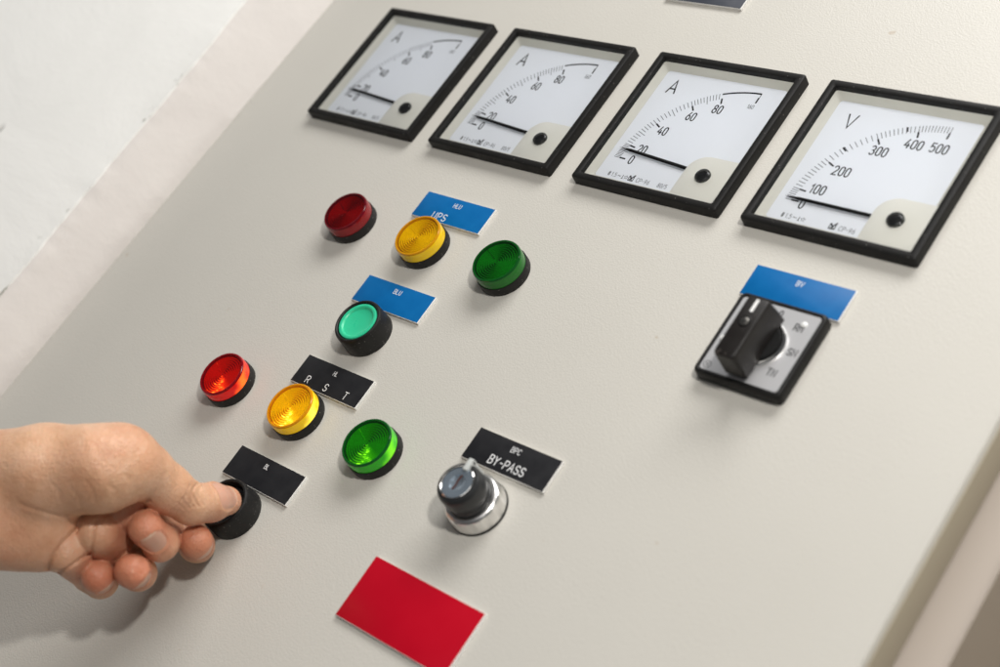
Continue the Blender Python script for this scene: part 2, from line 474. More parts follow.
loft(bm, [(rrect(u1 - 40, v0 - 25, 522, v1 + 25, 2), -300), (rrect(u1 - 40, v0 - 25, 522, v1 + 25, 2), -27),
          (rrect(u1 - 38, v0 - 23, 520, v1 + 23, 2), -25.5)], True, True)
cobj('frame', bm, M['frame_steel'])
bm = bmesh.new()
loft(bm, [(rrect(u0 + 4, v0 + 2, u1 - 41, v1 - 2, 2), -300), (rrect(u0 + 4, v0 + 2, u1 - 41, v1 - 2, 2), -26)], True, True)
cobj('housing', bm, M['gasket'])


def struct(name, bm, mt):
    o = obj(name, bm, mt)
    o['kind'] = 'structure'
    return o


# plastered wall on the left: splayed reveal next to the cabinet, then the wall face with a ragged arris
rng = random.Random(3)
bm = bmesh.new()
rows = []
Nv = 420
prev = 0
for j in range(Nv + 1):
    v = -1000 + 1450 * j / Nv
    prev = prev * .90 + rng.gauss(0, .42)
    edge_u = -97.0 + 5.5 * (v + 170) / 270 * 1.0 * 0 + prev
    edge_u += -(v + 33) * .0 
    eu = -101 + (v + 34) * (-.0348) * 1.0 + prev * 1.0
    inner = -72 + math.sin(v * .013) * .5
    es = eu - prev + 1.6
    rows.append([(inner + 1.5, v, -34), (inner, v, -3), (inner * .68 + es * .32, v, 7), (inner * .34 + es * .66, v, 18), (inner * .14 + es * .86, v, 24),
                 (eu + 1.6, v, 27.6), (eu - .4, v, 29.5), (eu - 2.2, v, 30.4 + .2 * prev)])
vv = [[bm.verts.new(W(*p)) for p in r] for r in rows]
for a, b_ in zip(vv, vv[1:]):
    for i in range(len(a) - 1):
        bm.faces.new((a[i + 1], a[i], b_[i], b_[i + 1]))
struct('wall_reveal', bm, M['reveal'])
bm = bmesh.new()
vv = []
for j, r in enumerate(rows):
    e = r[-1]
    line = [(e[0] + .9, e[1], e[2] - 1.2), (e[0], e[1], e[2] + .9)]
    for k, du in enumerate((4, 12, 30, 70, 150, 300, 600, 1000)):
        bu = -103.2 + (e[1] + 34) * (-.0348)            # the arris without its chips
        wgt = (.5, .15)[k] if k < 2 else 0
        line.append((bu - du + wgt * (e[0] - bu), e[1], 31.2 + .42 * du + math.sin(e[1] * .011 + k * .3) * .25))
    vv.append([bm.verts.new(W(*p)) for p in line])
for a, b_ in zip(vv, vv[1:]):
    for i in range(len(a) - 1):
        bm.faces.new((a[i + 1], a[i], b_[i], b_[i + 1]))
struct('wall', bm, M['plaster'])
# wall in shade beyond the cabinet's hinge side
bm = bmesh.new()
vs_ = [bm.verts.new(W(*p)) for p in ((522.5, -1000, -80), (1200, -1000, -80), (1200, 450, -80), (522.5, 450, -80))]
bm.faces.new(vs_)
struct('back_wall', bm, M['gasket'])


# ------------------------------------------------------------------ panel meters
CU, CV = 75.0, -75.0             # pivot of the needle in meter coordinates


def polar(r, deg):
    a = math.radians(180 - deg)
    return (CU + r * math.cos(a), CV + r * math.sin(a))


def meter_parts(t, volts, needle_deg):
    S = 96.0
    bm = bmesh.new()
    loft(bm, [(rrect(0, -S, S, 0, 1.4), 0), (rrect(0, -S, S, 0, 1.4), 5.6), (rrect(.25, -S + .25, S - .25, -.25, 1.3), 6.2),
              (rrect(.8, -S + .8, S - .8, -.8, 1.1), 6.5), (rrect(3.7, -S + 3.7, S - 3.7, -3.7, .9), 6.5),
              (rrect(4.1, -S + 4.1, S - 4.1, -4.1, .8), 6.2), (rrect(4.4, -S + 4.4, S - 4.4, -4.4, .8), 2.2)], True)
    obj('bezel', bm, M['bezel'], t)
    bm = bmesh.new()
    loft(bm, [(rrect(4.45, -S + 4.45, S - 4.45, -4.45, 1.2), 3.4), (rrect(5.0, -S + 5, S - 5, -5.0, 1.4), 3.1),
              (rrect(7.0, -S + 7.0, S - 7.0, -6.8, 1.8), 1.2), (rrect(8.6, -S + 8.2, S - 8.4, -8.4, 1.8), .62)], False)
    obj('liner', bm, M['liner'], t)
    bm = bmesh.new()
    loft(bm, [(rrect(6.5, -S + 6.5, S - 6.5, -6.0, .5), .35), (rrect(6.5, -S + 6.5, S - 6.5, -6.0, .5), .6)], False, True)
    dial = obj('dial', bm, M['dial'], t)
    # scale marks and lettering
    n = .6
    bm = bmesh.new()

    def tick(deg, r0, r1, w, mi=0):
        stroke(bm, [polar(r0, deg), polar(r1, deg)], w, n, mi=mi)
    if volts:
        main = [(0, '0', .5), (7.2, '100', 0), (27.5, '200', 0), (53.4, '300', 0), (73, '400', 0), (88.4, '500', 0)]
        subs = []
        for (a, _, _), (c_, _, _), k in zip(main, main[1:], (6, 10, 10, 10, 10)):
            subs += [a + (c_ - a) * i / k for i in range(k)]
        subs.append(88.4)
        for i, a in enumerate(subs):
            tick(a, 57.8, 62.0 if abs(a - 88.4) > .1 else 62.0, .34, 1)
        for a, s, _ in main:
            tick(a, 54.2, 58.2, .95)
        for a in (37.2, 67.5):
            tick(a, 58.8, 62.0, .9)
        lp = {'0': (23.4, -76.0), '100': (26.6, -65.6), '200': (32.6, -52.0), '300': (44.6, -35.6), '400': (59.6, -27.6), '500': (72.8, -27.2)}
        for s, (u, v) in lp.items():
            text(bm, s, u, v, n, 5.6, .76, .06, .13)
        text(bm, 'V', 20.7, -20.6, n, 9.0, .95, .06, .09)
        u_logo = 45.4
    else:
        main = [(1.8, '0'), (11.0, '20'), (29.7, '40'), (51, '60'), (67.6, '80')]
        subs = []
        for (a, _), (c_, _), k in zip(main, main[1:], (10, 10, 10, 10)):
            subs += [a + (c_ - a) * i / k for i in range(k)]
        for i, a in enumerate(subs):
            tick(a, 58.0, 62.2 if i % 5 else 62.2, .34, 1)
            if i % 5 == 0 and i % 10: tick(a, 56.2, 62.2, .34, 1)
        for a, s in main:
            tick(a, 54.4, 58.4, .95)
        stroke(bm, [polar(61.6, 67.4 + 21.6 * i / 16) for i in range(17)], 1.05, n + .01)
        stroke(bm, [polar(61.9, 89), polar(58.6, 89)], .4, n)
        tick(88.8, 54.8, 58.8, .95)
        lp = {'0': (24.6, -73.0), '20': (26.6, -64.8), '40': (31.2, -50.0), '60': (42.0, -36.8), '80': (54.6, -28.8)}
        for s, (u, v) in lp.items():
            text(bm, s, u, v, n, 5.5, .74, .06, .135)
        text(bm, '160', 72.4, -23.0, n, 2.7, .75, .06, .11, mi=1)
        text(bm, 'A', 18.8, -19.0, n, 9.2, .95, .06, .105)
        u_logo = 32.4
    # small print along the bottom: class symbols, house mark, type
    text(bm, '#', 17.2, -84.6, n, 2.8, .8, .06, .12)
    text(bm, '1.5', 20.6, -84.7, n, 2.6, .8, .06, .10, mi=1)
    text(bm, '~', 24.2, -84.7, n, 3.0, .9, .06, .10)
    stroke(bm, [(26.6, -86), (26.6, -83.6)], .35, n); stroke(bm, [(26.0, -86), (27.2, -86)], .35, n)
    star = [(28.9 + (1.3 if i % 2 == 0 else .55) * math.sin(i * math.pi / 5), -84.8 + (1.3 if i % 2 == 0 else .55) * math.cos(i * math.pi / 5)) for i in range(11)]
    stroke(bm, star, .22, n, mi=1)
    stroke(bm, [(u_logo - 1.6, -86.3), (u_logo + 1.6, -86.3), (u_logo + 1.6, -83.3)], .45, n)
    stroke(bm, [(u_logo - 1.6, -86.3), (u_logo - 1.6, -83.2)], .45, n)
    stroke(bm, [(u_logo - 1.5, -83.0), (u_logo, -84.9), (u_logo + 1.7, -82.2)], .8, n + .01)
    stroke(bm, [(u_logo - 1.0, -85.6), (u_logo + 1.0, -85.6)], .6, n + .01)
    text(bm, 'CP-96', u_logo + 8.0, -84.9, n, 2.7, .85, .06, .10, mi=1)
    if not volts: text(bm, '80/5', 53.4, -84.9, n, 2.6, .8, .06, .10, mi=1)
    obj('scale_print', bm, [M['ink'], M['ink_fine']], dial, auto=0)
    # needle
    bm = bmesh.new()
    a = math.radians(180 - needle_deg)
    d = Vector((math.cos(a), math.sin(a))); q = Vector((-d.y, d.x))
    P = []
    for r, w in ((4, 1.15), (30, 1.1), (54, 1.0), (57.5, .45), (61.5, .08)):
        P.append((r, w))
    rings = []
    for r, w in P:
        c_ = Vector((CU, CV + (0 if volts else 2.2))) + d * r
        rings.append([bm.verts.new(L(c_.x + q.x * s * w, c_.y + q.y * s * w, 2.3 + h * min(w, .5))) for s, h in ((-1, 0), (0, -1), (1, 0), (0, 1))])
    for a_, b_ in zip(rings, rings[1:]):
        for i in range(4):
            bm.faces.new((a_[i], a_[(i + 1) % 4], b_[(i + 1) % 4], b_[i]))
    bm.faces.new(rings[0]); bm.faces.new(rings[-1])
    bmesh.ops.recalc_face_normals(bm, faces=bm.faces)
    obj('needle', bm, M['needle'], t)
    # corner cover over the movement: big rounding towards the dial
    def cover_loop(x0, y1, r):
        x1, y0 = S - 5.2, -S + 5.2
        pts = [(x1, y0), (x1, y1)]
        for k in range(13):
            aa = math.radians(90 + 90 * k / 12)
            pts.append((x0 + r + r * math.cos(aa), y1 - r + r * math.sin(aa)))
        pts.append((x0, y0))
        return pts
    bm = bmesh.new()
    loft(bm, [(cover_loop(61.6, -61.6, 11), .5), (cover_loop(61.9, -61.9, 11), 3.1), (cover_loop(62.5, -62.5, 10.6), 3.5)], False, True)
    cv = obj('corner_cover', bm, M['cover'], t)
    bm = bmesh.new()
    lathe(bm, CU, CV - .2, [(4.4, 3.4), (4.4, 4.3), (4.15, 4.9), (3.5, 5.3), (2.4, 5.5), (.6, 5.55), (.02, 5.56)], 40)
    sc_ = obj('zero_screw', bm, M['screw'], cv)
    bm = bmesh.new()
    aa = math.radians(20)
    stroke(bm, [(CU - 3.0 * math.cos(aa), CV - .2 - 3.0 * math.sin(aa)), (CU + 3.0 * math.cos(aa), CV - .2 + 3.0 * math.sin(aa))], 1.0, 5.6, .02)
    bmesh.ops.recalc_face_normals(bm, faces=bm.faces)
    slot_m = M['ink']
    sl = obj('screw_slot', bm, slot_m, t, auto=0)
    bm = bmesh.new()
    rr = rrect(4.2, -S + 4.2, S - 4.2, -4.2, .8)
    f = bm.faces.new([bm.verts.new(L(p[0], p[1], 5.9)) for p in rr])
    obj('glass', bm, M['glass'], t, auto=0)
    return t


gx = [0.0, 113.2, 227.2, 338.2]
gl = ['black framed square ammeter at the far left end of the row of meters, partly blurred',
      'black framed square ammeter second from the left, above the blue UPS nameplate',
      'black framed square ammeter directly left of the voltmeter',
      'black framed square voltmeter with V dial to 500 at the right end of the row']
GR = 'panel meters in the top row'
ammeter = thing('panel_meter', gl[0], 'meter', gx[0], 0, 0, GR)
meter_parts(ammeter, False, 4.3)


def copy_tree(o, parent=None):
    c_ = o.copy(); COL.objects.link(c_); c_.parent = parent
    for ch in list(o.children): copy_tree(ch, c_)
    return c_


needles = (4.0, 4.3, 4.9)
for i in (1, 2):
    c_ = copy_tree(ammeter); c_.location = W(gx[i], 0, 0); c_['label'] = gl[i]
    for ch in c_.children:          # each pointer rests a hair differently
        if ch.name.startswith('needle'):
            piv = L(CU, CV, 0)
            ch.matrix_basis = Matrix.Translation(piv) @ Matrix.Rotation(math.radians(needles[i] - 4.2), 4, 'Y') @ Matrix.Translation(-piv)
volt = thing('panel_meter', gl[3], 'meter', gx[3], 0, 0, GR)
meter_parts(volt, True, 0.6)


# ------------------------------------------------------------------ indicator lamps
def lamp(u, v, mats, label, group='round indicator lamps'):
    cap_m, rim_m, rib_m, clear_m = mats
    t = thing('indicator_lamp', label, 'indicator lamp', u, v, 0, group)
    bm = bmesh.new()
    lathe(bm, 0, 0, [(14.9, 0), (15.05, .6), (14.95, 5.0), (14.7, 5.5), (13.6, 5.6), (13.2, 4)])
    obj('mounting_ring', bm, M['rubber'], t)
    bm = bmesh.new()
    lathe(bm, 0, 0, [(14.35, 5.3), (14.4, 8.5), (14.35, 10.8), (14.25, 11.1)])
    cap = obj('lens_cap', bm, cap_m, t)
    bm = bmesh.new()      # rounded shoulder and smooth rim round the ribbed field
    lathe(bm, 0, 0, [(14.25, 11.1), (14.15, 11.6), (13.8, 12.0), (13.3, 12.1), (12.9, 12.0), (12.75, 11.7), (12.7, 10.4)])
    obj('lens_rim', bm, rim_m, cap)
    bm = bmesh.new()      # concentric prisms moulded into the front
    lathe(bm, 0, 0, [(12.75, 11.2), (12.3, 10.1), (.02, 10.1)], 96, mi=1)     # darker floor seen down in the grooves
    steps = 9
    for k in range(steps):
        r0 = 12.1 - k * 1.33
        lathe(bm, 0, 0, [(r0, 10.0), (r0 - .08, 10.8), (r0 - .30, 11.15), (r0 - .50, 11.15), (max(r0 - .80, .03), 10.5), (max(r0 - .84, .02), 10.0)], 96)
    obj('lens_ribs', bm, [rib_m, rim_m], cap, auto=40)
    bm = bmesh.new()
    lathe(bm, 0, 0, [(12.85, 11.9), (10, 11.85), (.02, 11.8)], 64)
    obj('lens_front', bm, clear_m, cap)
    bm = bmesh.new()      # moulded key line across the front
    stroke(bm, [(-10.6, 5.2), (-2.0, 1.0)], .6, 11.1, .1)
    obj('index_mark', bm, cap_m, cap, auto=0)
    return t


LG = 'lamps of the upper row', 'lamps of the lower row'
lamp(100.8, -160.8, M['red_dim'], 'unlit dark red round lamp, left end of the upper lamp row', LG[0])
lamp(163.4, -161.9, M['yellow_dim'], 'amber round lamp overlapping the lower edge of the blue UPS nameplate', LG[0])
lamp(225.0, -162.4, M['green_dim'], 'unlit dark green round lamp right of the blue UPS nameplate', LG[0])
lamp(103.4, -281.7, M['red_lit'], 'lit bright red round lamp left of the black R S T nameplate', LG[1])
lamp(164.3, -282.0, M['yellow_lit'], 'lit amber round lamp overlapping the lower edge of the black R S T nameplate', LG[1])
lamp(226.6, -282.7, M['green_lit'], 'lit bright green round lamp left of the black BY-PASS nameplate', LG[1])


# ------------------------------------------------------------------ push buttons
def button(u, v, face, label, press=0.0):
    t = thing('push_button', label, 'push button', u, v, 0)
    bm = bmesh.new()
    lathe(bm, 0, 0, [(14.7, 0), (14.9, .5), (14.3, 11.8), (14.05, 12.8), (13.5, 13.4), (12.8, 13.45), (12.3, 13.0), (12.1, 12.0), (12.0, 6.0)])
    obj('guard_ring', bm, M['rubber'], t)
    bm = bmesh.new()
    p = -press
    lathe(bm, 0, 0, [(11.8, 5), (11.8, 12.3 + p), (11.5, 12.9 + p), (11.0, 13.1 + p), (10.0, 13.0 + p), (9.5, 12.7 + p), (9.0, 12.0 + p), (7, 11.5 + p), (4, 11.2 + p), (.02, 11.1 + p)])
    obj('button_face', bm, face, t)
    return t


button(168.1, -223.4, M['mint'], 'mint green push button in a black ring overlapping the blue BLU nameplate')
button(170.2, -343.8, M['gloss_black'], 'black push button being pressed by the thumb, below the black BL nameplate', 4.5)


# ------------------------------------------------------------------ nameplates
def plate(u, v, w, h, face, texts, label, group=None, n=1.8):
    t = thing('nameplate', label, 'nameplate', u, v, 0, group)
    bm = bmesh.new()
    box(bm, -.12, -h - .28, 0, w + .5, .1, n - .05, .1, .2)
    obj('core', bm, M['white_core'], t)
    bm = bmesh.new()
    box(bm, 0, -h, n - .06, w, 0, n + .08, .04, .15)
    f = obj('face', bm, face, t)
    if texts:
        bm = bmesh.new()
        for s, tu, tv, size, sx, sp, wt in texts:
            text(bm, s, tu, tv, n + .08, size, sx, .03, wt, spacing=sp)
        obj('engraving', bm, M['engraving'], f, auto=0)
    return t


PG = 'engraved nameplates'
plate(137.6, -126.7, 53.6, 17.8, M['blue_face'], [('HLU', 27.5, -4.6, 2.9, .88, 1.1, .125), ('UPS', 20.2, -14.2, 4.6, 1.0, 1.25, .11)],
      'blue nameplate engraved HLU and UPS behind the upper amber lamp', PG)
plate(140.9, -189.7, 53.6, 17.8, M['blue_face'], [('BLU', 27.3, -4.6, 2.9, .88, 1.1, .125)],
      'blue nameplate engraved BLU behind the mint green button', PG)
plate(141.4, -247.7, 53.6, 17.8, M['black_face'], [('HL', 26.5, -4.6, 2.6, .85, 1.0, .12), ('R', 11.2, -13.6, 4.3, 1, 1, .11),
      ('S', 26.6, -13.9, 4.3, 1, 1, .11), ('T', 42.6, -13.8, 4.3, 1, 1, .11)],
      'black nameplate engraved HL and R S T behind the lit amber lamp', PG)
plate(142.7, -310.2, 53.6, 17.8, M['black_face'], [('BL', 25.8, -4.6, 2.6, .85, 1.0, .14)],
      'black nameplate engraved BL, just above the thumb', PG)
plate(275.0, -248.2, 53.6, 17.8, M['black_face'], [('BPC', 27.0, -4.4, 2.9, .88, 1.1, .125), ('BY-PASS', 27.2, -13.0, 4.5, .92, 1.0, .125)],
      'black nameplate engraved BPC and BY-PASS behind the key switch', PG)
plate(360.3, -116.8, 54.0, 17.9, M['blue_face'], [('BV', 26.4, -4.4, 2.9, .88, 1.1, .125)],
      'blue nameplate engraved BV behind the rotary switch', PG)
plate(267.5, -328.9, 72.7, 33.5, M['red_face'], None, 'large blank bright red plate at the bottom of the panel', None)
plate(200.0, 61.0, 53.6, 17.8, M['navy_face'], None, 'dark plate cut off by the top edge of the photo above the meters', None)

# ------------------------------------------------------------------ rotary selector switch
t = thing('rotary_switch', 'square rotary selector switch with black handle and silver plate marked RN SN TN', 'selector switch', 388.6, -160, 0)
bm = bmesh.new()
loft(bm, [(rrect(-23.6, -23.8, 23.6, 23.8, 3.2), 0), (rrect(-24, -24.2, 24, 24.2, 3.2), .8), (rrect(-23.9, -24.1, 23.9, 24.1, 3.2), 5.8),
          (rrect(-23.4, -23.6, 23.4, 23.6, 3), 6.8), (rrect(-22.4, -22.6, 22.4, 22.6, 2.4), 7.2), (rrect(-21.6, -21.8, 21.6, 21.8, 1.8), 6.9),
          (rrect(-21.4, -21.6, 21.4, 21.6, 1.8), 6.3)], True, True)
obj('housing', bm, M['bezel'], t)
bm = bmesh.new()
loft(bm, [(rrect(-21.3, -21.5, 21.3, 21.5, 1.6), 6.2), (rrect(-21.3, -21.5, 21.3, 21.5, 1.6), 6.75)], False, True)
pl = obj('scale_plate', bm, M['brushed'], t)
bm = bmesh.new()
for s, u, v in (('0', 1.2, 17.6), ('RN', 13.4, 13.2), ('SN', 18.0, .2), ('TN', 13.6, -12.6)):
    text(bm, s, u - (.8 if s == 'SN' else 0), v, 6.75, 3.7, .85, .05, .15)
obj('plate_print', bm, M['ink'], pl, auto=0)
bm = bmesh.new()
stroke(bm, circ(-18.2, -18.6, 1.9, 20) + [circ(-18.2, -18.6, 1.9, 20)[0]], .3, 6.75, .05)
text(bm, 'M', -18.2, -18.6, 6.75, 1.9, .8, .05, .14)
obj('maker_mark', bm, M['ink'], pl, auto=0)
for u, v in ((-18.6, -3.2), (15.0, 15.6)):
    bm = bmesh.new()
    lathe(bm, u, v, [(1.6, 6.6), (1.5, 7.2), (1.0, 7.6), (.02, 7.7)], 24)
    obj('rivet', bm, M['rivet'], pl)
bm = bmesh.new()
lathe(bm, 0, -.5, [(13.2, 6.6), (13.2, 8.2), (12.7, 8.9), (11.9, 9.0), (11.5, 8.5)])
obj('hub_ring', bm, M['chrome_rim'], t)
bm = bmesh.new()
lathe(bm, 0, -.5, [(11.4, 7.2), (11.2, 9.4), (10.5, 10.2), (3, 10.6), (.02, 10.6)])
obj('hub', bm, M['gloss_black'], t)


def hex_loop(w, top, bot, tip, r=.0):
    """handle outline: blunt head, tail with chamfered corners; same count for all"""
    return [(w, bot + tip), (w, top - .9), (w - .9, top), (-w + .9, top), (-w, top - .9), (-w, bot + tip), (-w + tip * .8, bot), (w - tip * .8, bot)]


bm = bmesh.new()
loft(bm, [(hex_loop(6.3, 14.6, -21.0, 1.2), 9.2), (hex_loop(6.2, 13.8, -21.4, 1.4), 14), (hex_loop(5.9, 11.6, -22.2, 1.8), 25.6), (hex_loop(5.5, 11.2, -22.0, 1.8), 26.6),
          (hex_loop(4.9, 10.5, -21.2, 1.6), 27.0)], True, True)
h = obj('handle', bm, M['knob'], t)
md = h.modifiers.new('soft', 'BEVEL'); md.width = .0005; md.segments = 2; md.limit_method = 'ANGLE'
bm = bmesh.new()
stroke(bm, [(.2, 10.2), (.2, 3.2)], 1.7, 27.0, .1)
obj('pointer_line', bm, M['rivet'], h, auto=0)
bm = bmesh.new()
lathe(bm, 0, -2.4, [(2.9, 26.9), (2.9, 27.25), (2.45, 27.35), (2.3, 26.9)], 30)
obj('screw_well', bm, M['gloss_black'], h)
bm = bmesh.new()
lathe(bm, 0, -2.4, [(2.2, 26.9), (2.1, 27.3), (1.5, 27.5), (.02, 27.55)], 30)
sw = obj('handle_screw', bm, M['steel'], h)
bm = bmesh.new()
stroke(bm, [(-1.4, -2.9), (1.4, -1.9)], .45, 27.55, .03); stroke(bm, [(-.5, -1.0), (.5, -3.8)], .45, 27.55, .03)
obj('screw_cross', bm, M['ink'], h, auto=0)

# ------------------------------------------------------------------ key switch
t = thing('key_switch', 'chrome based key switch with black collar beside the BY-PASS nameplate', 'key switch', 301.6, -285.4, 0)
bm = bmesh.new()
lathe(bm, 0, 0, [(15.2, 0), (15.2, .9), (14.6, 1.0)], 80)
obj('gasket', bm, M['rubber'], t)
bm = bmesh.new()      # knurled chrome collar with shallow cut flats
seg = 120
prof = [(14.7, .9, 0), (14.9, 1.6, 0), (14.8, 3.0, 1), (14.5, 7.6, 1), (14.2, 9.0, 0), (13.4, 10.0, 0), (12.3, 10.4, 0), (11.4, 10.2, 0), (11.2, 9.0, 0)]
loops = []
for r, n, cut in prof:
    pts = []
    for k in range(seg):
        a = 2 * math.pi * k / seg
        rr_ = r - (.6 if cut and (k % 10) < 4 else 0)
        pts.append((rr_ * math.cos(a), rr_ * math.sin(a)))
    loops.append((pts, n))
loft(bm, loops)
obj('chrome_collar', bm, M['chrome'], t)
bm = bmesh.new()
lathe(bm, 0, 0, [(11.1, 8.5), (11.2, 11), (10.9, 12.4), (10.7, 13.0), (11.3, 14.5), (11.5, 18.0), (11.4, 21.6), (11.0, 23.0), (10.2, 23.9), (9.3, 24.1), (8.7, 23.7)], 80)
kn = obj('turning_knob', bm, M['knob_face'], t)
bm = bmesh.new()
box(bm, -1.5, 6.6, 22.4, 1.5, 13.2, 25.4, .5)
box(bm, -1.5, 11.0, 14.0, 1.5, 12.9, 24.9, .5)
obj('pointer_tab', bm, M['pointer_grey'], kn)
bm = bmesh.new()
lathe(bm, 0, 0, [(8.9, 23.4), (8.8, 24.5), (8.4, 24.7), (8.1, 24.4)], 60)
obj('face_rim', bm, M['chrome_rim'], kn)
bm = bmesh.new()
lathe(bm, 0, 0, [(8.2, 24.1), (4.2, 24.3), (4.0, 24.2), (3.9, 23.9), (2.2, 23.2), (.02, 22.9)], 60)
kf = obj('cylinder_face', bm, M['key_face'], kn)
bm = bmesh.new()
stroke(bm, [(-.2, -4.4), (.3, -1.5), (-.2, 1.2), (.2, 4.4)], .95, 24.15, .1)
obj('key_slot', bm, M['key_slot'], kn, auto=0)

# ------------------------------------------------------------------ the hand
# Body shape: smooth union of tapered capsules (panel millimetres), meshed with surface nets.
HC = np.array([0.64254244, -0.31267549, 0.69955218])     # from the hand towards the viewer side
HU = np.array([-0.25623532, 0.77271857, 0.58073185])
HR = np.array([0.72213757, 0.55239484, -0.41638596])


def cap_sd(P, a, b_, ra, rb):
    a = np.array(a); b_ = np.array(b_); ab = b_ - a
    t_ = np.clip(((P - a) @ ab) / (ab @ ab), 0, 1)
    return np.sqrt((((P - a) - t_[:, None] * ab) ** 2).sum(1)) - (ra + (rb - ra) * t_)


def chain_sd(P, pts, k):
    d = None
    for p0, p1 in zip(pts, pts[1:]):
        e = cap_sd(P, p0[:3], p1[:3], p0[3], p1[3])
        d = e if d is None else smin(d, e, k)
    return d


def smin(a, b_, k):
    h_ = np.maximum(k - np.abs(a - b_), 0) / k
    return np.minimum(a, b_) - h_ * h_ * h_ * k / 6


J = {
    'arm': [(-0.81, -496.9, 150.0, 27), (89.77, -438.91, 118.0, 26), (128.1, -413.3, 100.0, 27)],
    'thenar': [(116.57, -408.03, 104.0, 22.5), (151.29, -386.24, 98.0, 21.5), (174.34, -370.93, 92.0, 20), (179.14, -361.19, 88.0, 15.5)],
    'hypo': [(123.63, -423.25, 94.0, 23), (137.55, -414.41, 88.0, 22), (149.51, -408.1, 78.0, 19), (155.57, -405.49, 66.0, 14)],
    'back1': [(123.78, -407.67, 88.0, 19), (156.69, -360.86, 46.0, 11)],
    'back2': [(123.58, -409.51, 86.0, 18), (150.57, -375.73, 48.0, 11)],
    'back3': [(123.38, -411.37, 84.0, 18), (146.96, -389.47, 50.0, 11)],
    'back4': [(131.99, -412.54, 82.0, 17), (146.43, -404.74, 56.0, 10.5)],
    'pinky': [(163.24, -409.79, 68.0, 10.2), (152.12, -409.97, 38.0, 9.6), (158.89, -410.65, 36.0, 8.2), (171.72, -410.39, 50.0, 8.1)],
    'ring': [(170.35, -393.92, 66.0, 10.4), (158.84, -393.35, 32.0, 9.2), (174.82, -397.71, 34.0, 8.5), (186.37, -399.32, 48.0, 8.5)],
    'middle': [(169.73, -377.6, 62.0, 10.8), (163.31, -374.5, 24.0, 9.4), (183.32, -380.77, 42.0, 8.6), (185.04, -380.01, 56.0, 8.7)],
    'index': [(155.25, -361.44, 44.0, 11.2), (156.47, -362.67, 14.0, 9.2), (172.71, -369.03, 12.0, 8.6), (184.94, -369.54, 25.0, 8.4)],
    'thumb': [(181.22, -364.48, 88.0, 15.0), (179.62, -359.07, 74.0, 12.8), (182.18, -358.68, 58.0, 11.5), (183.53, -356.66, 42.0, 9.9), (182.01, -349.29, 30.0, 9.2), (179.48, -343.55, 20.0, 7.4)],
}
CRE = [
    ([(185.8, -394.93, 92.0), (167.65, -405.61, 76.0), (158.75, -419.88, 66.0)], 0.9, 1.3),
    ([(170.89, -389.05, 70.0), (171.74, -395.09, 66.0), (167.89, -400.25, 58.0), (165.37, -408.93, 60.0), (159.11, -418.66, 60.0)], 0.85, 1.2),
    ([(181.95, -387.81, 48.0), (176.31, -393.16, 50.0), (174.27, -400.51, 50.0)], 0.8, 0.7),
    ([(193.65, -371.59, 74.0), (193.17, -385.9, 84.0), (186.01, -396.53, 92.0), (178.28, -400.48, 96.0)], 0.9, 1.1),
    ([(157.22, -402.53, 100.0), (168.65, -401.7, 97.0), (176.36, -400.0, 92.0)], 1.2, 0.5),
    ([(180.84, -349.96, 50.0), (182.41, -354.19, 50.0), (186.17, -358.09, 50.0), (191.34, -361.35, 50.0)], 0.45, 0.35),
    ([(183.38, -349.19, 50.0), (184.76, -353.24, 50.0), (188.5, -357.13, 50.0), (193.65, -360.4, 50.0)], 0.45, 0.6),
    ([(185.62, -348.53, 50.0), (186.81, -352.41, 50.0), (190.53, -356.3, 50.0), (195.66, -359.57, 50.0)], 0.45, 0.35),
    ([(187.84, -347.88, 50.0), (188.85, -351.58, 50.0), (192.56, -355.48, 50.0), (197.66, -358.74, 50.0)], 0.45, 0.6),
    ([(190.36, -347.11, 50.0), (191.17, -350.64, 50.0), (194.87, -354.53, 50.0), (199.95, -357.8, 50.0)], 0.45, 0.35),
    ([(166.87, -385.96, 100.0), (173.37, -389.08, 100.0), (174.85, -392.93, 98.0)], 0.9, 0.26),
    ([(179.42, -385.49, 100.0), (185.75, -388.58, 100.0), (187.16, -392.39, 98.0)], 0.9, 0.26),
    ([(184.39, -378.94, 100.0), (190.67, -382.07, 100.0), (192.08, -385.88, 98.0)], 0.9, 0.26),
    ([(197.37, -377.12, 100.0), (203.47, -380.23, 100.0), (204.82, -383.99, 98.0)], 0.9, 0.26),
    ([(201.68, -370.9, 100.0), (207.75, -374.05, 100.0), (209.08, -377.81, 98.0)], 0.9, 0.26),
    ([(205.99, -364.69, 100.0), (212.01, -367.89, 100.0), (213.34, -371.65, 98.0)], 0.9, 0.26),
]


def unit(x): return x / np.linalg.norm(x)


NAILS = []
for key, nrm, w_, l_, back in (('thumb', (1, 0.35, 0), 12.8, 15.5, 9.0), ('index', (0.25, -0.6, 0.8), 10.5, 10.5, 2.2), ('middle', (0.8, -0.5, 0.45), 12.0, 12, 2.8),
                               ('ring', (0.5, -0.55, 0.8), 10.6, 10.5, 2.0), ('pinky', (0.5, -0.6, 0.7), 9.2, 9.5, 1.6)):
    p1 = np.array(J[key][-1][:3]); p0 = np.array(J[key][-2][:3])
    ax_ = unit(p1 - p0)
    nz = nrm[0] * HC + nrm[1] * HU + nrm[2] * HR
    nz = unit(nz - (nz @ ax_) * ax_)
    NAILS.append((p1 - ax_ * back, np.cross(ax_, nz), ax_, nz, w_, l_, J[key][-1][3]))


